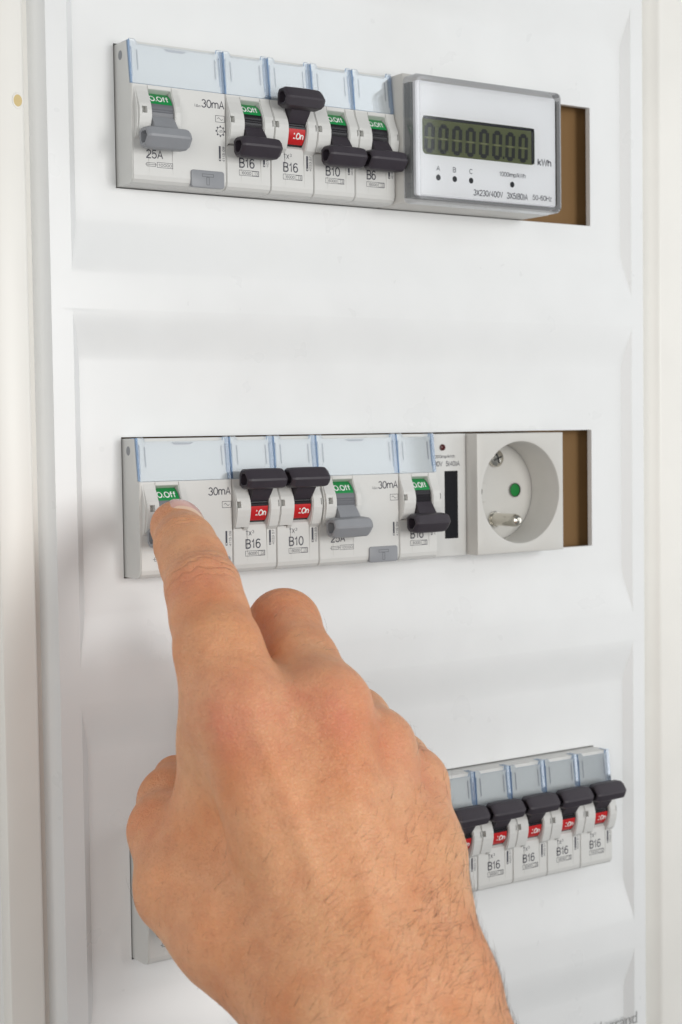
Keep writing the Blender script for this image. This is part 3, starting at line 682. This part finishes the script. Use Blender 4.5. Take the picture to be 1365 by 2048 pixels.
#JT1
BONES = [('palm', 9, [('i_mcp', 'i_cmc'), ('m_mcp', 'm_cmc'), ('r_mcp', 'r_cmc'), ('p_mcp', 'p_mid'), ('p_mid', 'p_cmc'), ('palm_a', 'palm_c'), ('palm_b', 'palm_c'), ('palm_a', 'palm_b'),
                     ('i_cmc', 'w_r'), ('m_cmc', 'w_r'), ('r_cmc', 'w_u'), ('p_cmc', 'w_u'), ('w_r', 'w_u'), ('w_r', 'f_r'), ('w_u', 'f_u'), ('f_r', 'f_u'), ('f_r', 'e_r'), ('f_u', 'e_u'), ('e_r', 'e_u'),
                     ('i_ph', 'web_0'), ('web_0', 'web_a'), ('web_a', 'web_b'), ('web_b', 'web_c'), ('web_c', 'i_cmc'), ('t_cmc', 'w_r'), ('t_cmc', 't_mid')]),
         ('tendons', 2, [('ti_a', 'ti_m'), ('ti_m', 'ti_b'), ('tm_a', 'tm_m'), ('tm_m', 'tm_b'), ('tr_a', 'tr_m'), ('tr_m', 'tr_b')]),
         ('index', 4, [('i_tip', 'i_pad'), ('i_pad', 'i_dip'), ('i_dip', 'i_mid'), ('i_mid', 'i_pip'), ('i_pip', 'i_pq'), ('i_pq', 'i_ph'), ('i_ph', 'i_mcp')]),
         ('middle', 3, [('m_mcp', 'm_ph'), ('m_ph', 'm_pip'), ('m_pip', 'm_dip'), ('m_dip', 'm_tip')]),
         ('ring', 3, [('r_mcp', 'r_ph'), ('r_ph', 'r_pip'), ('r_pip', 'r_dip'), ('r_dip', 'r_tip')]),
         ('little', 3, [('p_mcp', 'p_ph'), ('p_ph', 'p_pip'), ('p_pip', 'p_dip'), ('p_dip', 'p_tip')]),
         ('thumb', 4, [('t_mid', 't_mcp'), ('t_mcp', 't_ip'), ('t_ip', 't_pad'), ('t_pad', 't_tip')])]
def cone_sdf(X, a, b):
    a = np.array(a, np.float32); b = np.array(b, np.float32)
    pa = X - a[:3]; ba = b[:3] - a[:3]
    h = np.clip((pa @ ba) / float(ba @ ba), 0, 1)
    d = pa - h[:, None] * ba
    return np.sqrt(np.einsum('ij,ij->i', d, d)) - (a[3] + (b[3] - a[3]) * h)
def smin(a, b, k):
    h = np.clip(.5 + .5 * (b - a) / k, 0, 1)
    return b + (a - b) * h - k * h * (1 - h)
def hand_field(X):
    tot = None
    for name, k, segs in BONES:
        g = None
        for p, q in segs:
            d = cone_sdf(X, JT[p], JT[q])
            g = d if g is None else smin(g, d, k)
        tot = g if tot is None else smin(tot, g, {'thumb': 8.0, 'tendons': 4.5}.get(name, 5.0))
    return tot
def surface_nets(lo, hi, h):
    n = [int(math.ceil((hi[i] - lo[i]) / h)) + 1 for i in range(3)]
    ax = [lo[i] + h * np.arange(n[i], dtype=np.float32) for i in range(3)]
    F_ = np.full(n, 9.0, np.float32)
    # coarse pass to skip empty blocks
    B = 12
    for i in range(0, n[0], B):
        for j in range(0, n[1], B):
            for k in range(0, n[2], B):
                sl = (slice(i, min(i + B, n[0])), slice(j, min(j + B, n[1])), slice(k, min(k + B, n[2])))
                c = np.array([[ax[0][sl[0]].mean(), ax[1][sl[1]].mean(), ax[2][sl[2]].mean()]], np.float32)
                dd = coarse(c)[0]; R = B * h * .9
                if dd > R + 4: F_[sl] = 9; continue
                if dd < -R - 12: F_[sl] = -9; continue
                G = np.stack(np.meshgrid(ax[0][sl[0]], ax[1][sl[1]], ax[2][sl[2]], indexing='ij'), -1)
                F_[sl] = hand_field(G.reshape(-1, 3)).reshape(G.shape[:3])
    ins = F_ < 0
    c8 = [ins[a:n[0] - 1 + a, b:n[1] - 1 + b, c:n[2] - 1 + c] for a in (0, 1) for b in (0, 1) for c in (0, 1)]
    cnt = sum(c.astype(np.int8) for c in c8)
    act = (cnt > 0) & (cnt < 8)
    idx = -np.ones(act.shape, np.int64); I = np.argwhere(act); idx[act] = np.arange(len(I))
    acc = np.zeros((len(I), 3)); num = np.zeros(len(I))
    cr = [(a, b, c) for a in (0, 1) for b in (0, 1) for c in (0, 1)]
    for p in range(8):
        for q in range(p + 1, 8):
            P_, Q_ = np.array(cr[p]), np.array(cr[q])
            if abs(P_ - Q_).sum() != 1: continue
            fa = F_[tuple((I + P_).T)]; fb = F_[tuple((I + Q_).T)]
            mk = (fa < 0) != (fb < 0)
            t = np.where(mk, fa / np.where(mk, fa - fb, 1), 0)
            pt = P_ + t[:, None] * (Q_ - P_)
            acc += pt * mk[:, None]; num += mk
    V = np.array([ax[i][0] for i in range(3)]) + h * (I + acc / num[:, None])
    faces = []
    for a in range(3):
        b, c = (a + 1) % 3, (a + 2) % 3
        s0 = [slice(1, None)] * 3; s0[a] = slice(0, n[a] - 1)
        e0 = ins[tuple(slice(1, n[i] - 1) if i != a else slice(0, n[a] - 1) for i in range(3))]
        e1 = ins[tuple(slice(1, n[i] - 1) if i != a else slice(1, n[a]) for i in range(3))]
        E_ = np.argwhere(e0 != e1); flip = e0[tuple(E_.T)]
        for i in range(3):
            if i != a: E_[:, i] += 1
        def off(u, v):
            K = E_.copy(); K[:, b] -= u; K[:, c] -= v; return idx[tuple(K.T)]
        q = np.stack([off(0, 0), off(1, 0), off(1, 1), off(0, 1)], -1)
        q = np.where(flip[:, None], q, q[:, ::-1])
        faces.append(q)
    return V, np.concatenate(faces)
def coarse(c):
    return np.min([cone_sdf(c, JT[p], JT[q]) for _, _, sg in BONES for p, q in sg], axis=0)
def grad(X, e=.3):
    g = np.stack([hand_field(X + np.array(d, np.float32) * e) - hand_field(X - np.array(d, np.float32) * e) for d in ((1, 0, 0), (0, 1, 0), (0, 0, 1))], -1)
    return g / np.maximum(1e-6, np.linalg.norm(g, axis=1))[:, None]
jp = np.array([v for k, v in JT.items() if k not in ('e_r', 'e_u')])
lo = (jp[:, :3] - jp[:, 3:]).min(0) - 6; hi = (jp[:, :3] + jp[:, 3:]).max(0) + 6
je = np.array([JT['e_r'], JT['e_u']]); lo = np.minimum(lo, (je[:, :3] - je[:, 3:]).min(0) - 4); hi = np.maximum(hi, (je[:, :3] + je[:, 3:]).max(0) + 4)
V, Q = surface_nets(lo.astype(np.float32), hi.astype(np.float32), 1.15)
for it in range(2):                          # project on the field so the skin is smooth
    X = V.astype(np.float32); V = V - grad(X) * hand_field(X)[:, None]
HAND_V, HAND_Q = V, Q
me = bpy.data.meshes.new('hand_skin')
me.from_pydata([tuple(v) for v in (V * MM)], [], [tuple(int(i) for i in f) for f in Q])
me.update()
red = np.zeros(len(V))
for k, r_, a_ in (('i_mcp', 12, 1.0), ('m_mcp', 11, 1.0), ('i_pip', 9, 1.0), ('r_mcp', 11, .6), ('p_mcp', 10, .8), ('m_pip', 10, .5), ('t_ip', 12, .5), ('i_tip', 9, .4)):
    d = np.linalg.norm(V - np.array(JT[k][:3]) + np.array(CF) * JT[k][3] * .7, axis=1); red += a_ * np.exp(-(d / r_) ** 2)
at = me.attributes.new('redness', 'FLOAT', 'POINT'); at.data.foreach_set('value', np.clip(red, 0, 1).astype(np.float32))
def axis_coord(a, c, b, name, wdt):
    A, Cc, B_ = (np.array(JT[k][:3]) for k in (a, c, b)); u = B_ - A; u /= np.linalg.norm(u)
    s_ = (V - Cc) @ u; r_ = np.linalg.norm(V - Cc - s_[:, None] * u, axis=1)
    at = me.attributes.new(name, 'FLOAT', 'POINT'); at.data.foreach_set('value', (s_ / 10).astype(np.float32))
    mk = np.exp(-(s_ / wdt) ** 2) * (r_ < JT[c][3] + 6)
    at = me.attributes.new(name + '_mask', 'FLOAT', 'POINT'); at.data.foreach_set('value', mk.astype(np.float32))
axis_coord('i_mid', 'i_pip', 'i_ph', 'crease_a', 4.6); axis_coord('i_pad', 'i_dip', 'i_mid', 'crease_b', 3.0); axis_coord('m_dip', 'm_pip', 'm_ph', 'crease_c', 9.0)
me.shade_smooth()
def skin_material():
    M = bpy.data.materials.new('skin'); M.use_nodes = True; nt = M.node_tree; p = nt.nodes['Principled BSDF']; Lk = nt.links.new
    tc = node(nt, 'ShaderNodeTexCoord')
    def noise(scale, det=5, rough=.55, dist=0.0):
        z = node(nt, 'ShaderNodeTexNoise'); z.inputs['Scale'].default_value = scale; z.inputs['Detail'].default_value = det; z.inputs['Roughness'].default_value = rough; z.inputs['Distortion'].default_value = dist
        Lk(tc.outputs['Object'], z.inputs['Vector']); return z
    def mixc(fac, a, b):
        mx = node(nt, 'ShaderNodeMix', data_type='RGBA'); 
        for s_, v in ((mx.inputs[6], a), (mx.inputs[7], b)):
            if isinstance(v, tuple): s_.default_value = (*v, 1)
            else: Lk(v, s_)
        Lk(fac, mx.inputs[0]); return mx.outputs[2]
    def rng(v, a, b, c=0., d=1.):
        r = node(nt, 'ShaderNodeMapRange'); r.inputs[1].default_value = a; r.inputs[2].default_value = b; r.inputs[3].default_value = c; r.inputs[4].default_value = d; Lk(v, r.inputs[0]); return r.outputs[0]
    c = mixc(rng(noise(55, 4).outputs[0], .35, .68), (.75, .315, .145), (.83, .43, .235))
    c = mixc(rng(noise(22, 2).outputs[0], .45, .65, 0, .6), c, (.80, .47, .26))
    c = mixc(rng(noise(170, 5).outputs[0], .42, .72, 0, .42), c, (.64, .27, .145))
    c = mixc(rng(noise(900, 4).outputs[0], .55, .75, 0, .35), c, (.47, .20, .105))
    at = node(nt, 'ShaderNodeAttribute'); at.attribute_name = 'redness'
    ml = node(nt, 'ShaderNodeMath', operation='MULTIPLY'); Lk(at.outputs['Fac'], ml.inputs[0]); Lk(rng(noise(120, 4).outputs[0], .3, .7, .25, .9), ml.inputs[1])
    c = mixc(ml.outputs[0], c, (.68, .21, .14))
    Lk(c, p.inputs['Base Color'])
    p.inputs['Roughness'].default_value = .48; p.inputs['Specular IOR Level'].default_value = .35
    p.inputs['Subsurface Weight'].default_value = .35; p.inputs['Subsurface Radius'].default_value = (1, .35, .18); p.inputs['Subsurface Scale'].default_value = .0022
    v = node(nt, 'ShaderNodeTexVoronoi'); v.feature = 'DISTANCE_TO_EDGE'; v.inputs['Scale'].default_value = 1100
    nzv = noise(500, 3); ad = node(nt, 'ShaderNodeVectorMath', operation='MULTIPLY_ADD'); ad.inputs[1].default_value = (.0015,) * 3
    Lk(nzv.outputs['Color'], ad.inputs[0]); Lk(tc.outputs['Object'], ad.inputs[2]); Lk(ad.outputs[0], v.inputs['Vector'])
    b1 = node(nt, 'ShaderNodeBump'); b1.inputs['Strength'].default_value = .8; b1.inputs['Distance'].default_value = .00012; Lk(rng(v.outputs[0], 0, .12), b1.inputs['Height'])
    b2 = node(nt, 'ShaderNodeBump'); b2.inputs['Strength'].default_value = .9; b2.inputs['Distance'].default_value = .0006; Lk(noise(350, 6, .6).outputs[0], b2.inputs['Height']); Lk(b1.outputs[0], b2.inputs['Normal'])
    b3 = node(nt, 'ShaderNodeBump'); b3.inputs['Strength'].default_value = .5; b3.inputs['Distance'].default_value = .0015; Lk(noise(70, 3, .5).outputs[0], b3.inputs['Height']); Lk(b2.outputs[0], b3.inputs['Normal'])
    last = b3
    for nm, fr_, st_ in (('crease_a', 3.6, .6), ('crease_b', 6.0, .55), ('crease_c', 4.0, .5)):
        aa = node(nt, 'ShaderNodeAttribute'); aa.attribute_name = nm; am = node(nt, 'ShaderNodeAttribute'); am.attribute_name = nm + '_mask'
        nz_ = noise(190, 3, .5); m1 = node(nt, 'ShaderNodeMath', operation='MULTIPLY_ADD'); m1.inputs[1].default_value = .55; Lk(nz_.outputs[0], m1.inputs[0]); Lk(aa.outputs['Fac'], m1.inputs[2])
        m2 = node(nt, 'ShaderNodeMath', operation='MULTIPLY'); m2.inputs[1].default_value = fr_ * 6.283; Lk(m1.outputs[0], m2.inputs[0])
        m3 = node(nt, 'ShaderNodeMath', operation='SINE'); Lk(m2.outputs[0], m3.inputs[0])
        m4 = node(nt, 'ShaderNodeMath', operation='MULTIPLY'); Lk(rng(m3.outputs[0], -1, -.2), m4.inputs[0]); Lk(am.outputs['Fac'], m4.inputs[1])
        bb = node(nt, 'ShaderNodeBump'); bb.inputs['Strength'].default_value = st_; bb.inputs['Distance'].default_value = .0007; Lk(m4.outputs[0], bb.inputs['Height']); Lk(last.outputs[0], bb.inputs['Normal']); last = bb
    Lk(last.outputs[0], p.inputs['Normal'])
    return M
SKIN = skin_material(); me.materials.append(SKIN)
hand = thing('hand', 'bare right hand with index finger pressing the left switch of the middle row', 'hand', (JT['w_r'][0], JT['w_r'][1], JT['w_r'][2]))
hb = obj('hand_skin', me, hand); hb.location = -hand.location

# fingernail: a curved plate on the last joint of the index finger
T_, D_ = np.array(JT['i_tip'][:3]), np.array(JT['i_dip'][:3])
ea = T_ - D_; ea /= np.linalg.norm(ea)
scr = np.array(CR) * .38 + np.array(CU) * .92           # the nail faces up and to the right
en = scr - (scr @ ea) * ea; en /= np.linalg.norm(en); es = np.cross(ea, en)
def project(X, it=7):
    X = X.astype(np.float32)
    for _ in range(it): X = X - grad(X) * hand_field(X)[:, None] * .9
    return X
nu, nv = 19, 15
def nail_pt(u, v, off):                                  # u in -1..1 across, v 0..1 from root to edge
    base = D_ + ea * (8.0 + 13.0 * v)
    hwid = 5.6 * (1 - .10 * v) * (1 if v > .25 else math.sqrt(max(0.02, 1 - ((.25 - v) / .27) ** 2)))
    ang = u * hwid / 7.2
    return base + (en * math.cos(ang) + es * math.sin(ang)) * 6.6, off
raw = np.array([nail_pt(-1 + 2 * i / (nu - 1), j / (nv - 1), 0)[0] for j in range(nv) for i in range(nu)])
pj = project(raw); gn = grad(pj)
mb = MB(); top = []
for j in range(nv):
    for i in range(nu):
        e = min(i, nu - 1 - i, j) ; off = .42 if e > 1 else (.28 if e == 1 else -.05)
        q = pj[j * nu + i] + gn[j * nu + i] * off; top.append(tuple(q))
mb.add(top, [(j * nu + i, j * nu + i + 1, (j + 1) * nu + i + 1, (j + 1) * nu + i) for j in range(nv - 1) for i in range(nu - 1)])
for kf, f in enumerate(mb.f):
    if kf // (nu - 1) < 2: mb.m[kf] = 1
NAIL = mat('fingernail', (.72, .40, .34), .22, coat=.3, sss=.3); NAILR = mat('nail_fold', (.78, .56, .42), .4)
nail = obj('fingernail', mb.mesh('fingernail', [NAIL, NAILR], smooth=80), hand); nail.location = -hand.location
# short dark hairs on the back of the hand, wrist and fingers
rng_ = np.random.RandomState(5)
cen = HAND_V[HAND_Q].mean(1)
nrm_ = np.cross(HAND_V[HAND_Q[:, 1]] - HAND_V[HAND_Q[:, 0]], HAND_V[HAND_Q[:, 2]] - HAND_V[HAND_Q[:, 0]]); nrm_ /= np.linalg.norm(nrm_, axis=1)[:, None] + 1e-9
if (np.einsum('ij,ij->i', nrm_[:2000], grad(cen[:2000]))).mean() < 0: nrm_ = -nrm_
den = np.zeros(len(cen))
for k, r_, a_ in (('p_mid', 20, .5), ('p_cmc', 24, 1.2), ('w_u', 28, 1.8), ('f_u', 34, 2.2), ('w_r', 20, .35), ('f_r', 30, .5), ('r_cmc', 18, .5), ('p_mcp', 9, .5), ('r_pip', 9, 1.0), ('p_pip', 9, 1.0), ('m_ph', 8, .7), ('t_mid', 26, .12), ('palm_b', 24, .25)):
    d = np.linalg.norm(cen - np.array(JT[k][:3]), axis=1); den += a_ * np.exp(-(d / r_) ** 2)
face = nrm_ @ -np.array(CF); den *= (face > -.35)
pick = rng_.choice(len(cen), 1900, p=den / den.sum())
mb = MB(); cr, cu, cf = np.array(CR), np.array(CU), np.array(CF)
for f in pick:
    n_ = nrm_[f]; p0 = cen[f] + rng_.uniform(-.5, .5, 3) - n_ * .2
    a_ = math.radians(rng_.normal(46, 15)); fl = cr * math.cos(a_) + cu * math.sin(a_)
    t_ = fl - (fl @ n_) * n_; t_ /= np.linalg.norm(t_) + 1e-6
    L_ = rng_.uniform(2.2, 7.0); lift = rng_.uniform(.12, .5); curl = rng_.normal(0, .35); sd = np.cross(n_, t_)
    prev = None; N_ = 4
    for i in range(N_ + 1):
        q = i / N_; c = p0 + t_ * L_ * q + n_ * L_ * lift * (q - .55 * q * q) + sd * curl * L_ * q * q * .5
        r_ = .035 * (1 - .85 * q)
        ring_ = [c + r_ * (n_ * math.cos(2.094 * m_) + sd * math.sin(2.094 * m_)) for m_ in range(3)]
        b = len(mb.v); mb.v += [tuple(v) for v in ring_]
        if i:
            for m_ in range(3): mb.f.append((b - 3 + m_, b - 3 + (m_ + 1) % 3, b + (m_ + 1) % 3, b + m_)); mb.m.append(0)
hr = obj('hair', mb.mesh('hair', [mat('dark_hair', (.075, .042, .025), .4)]), hand, kind='stuff'); hr.location = -hand.location
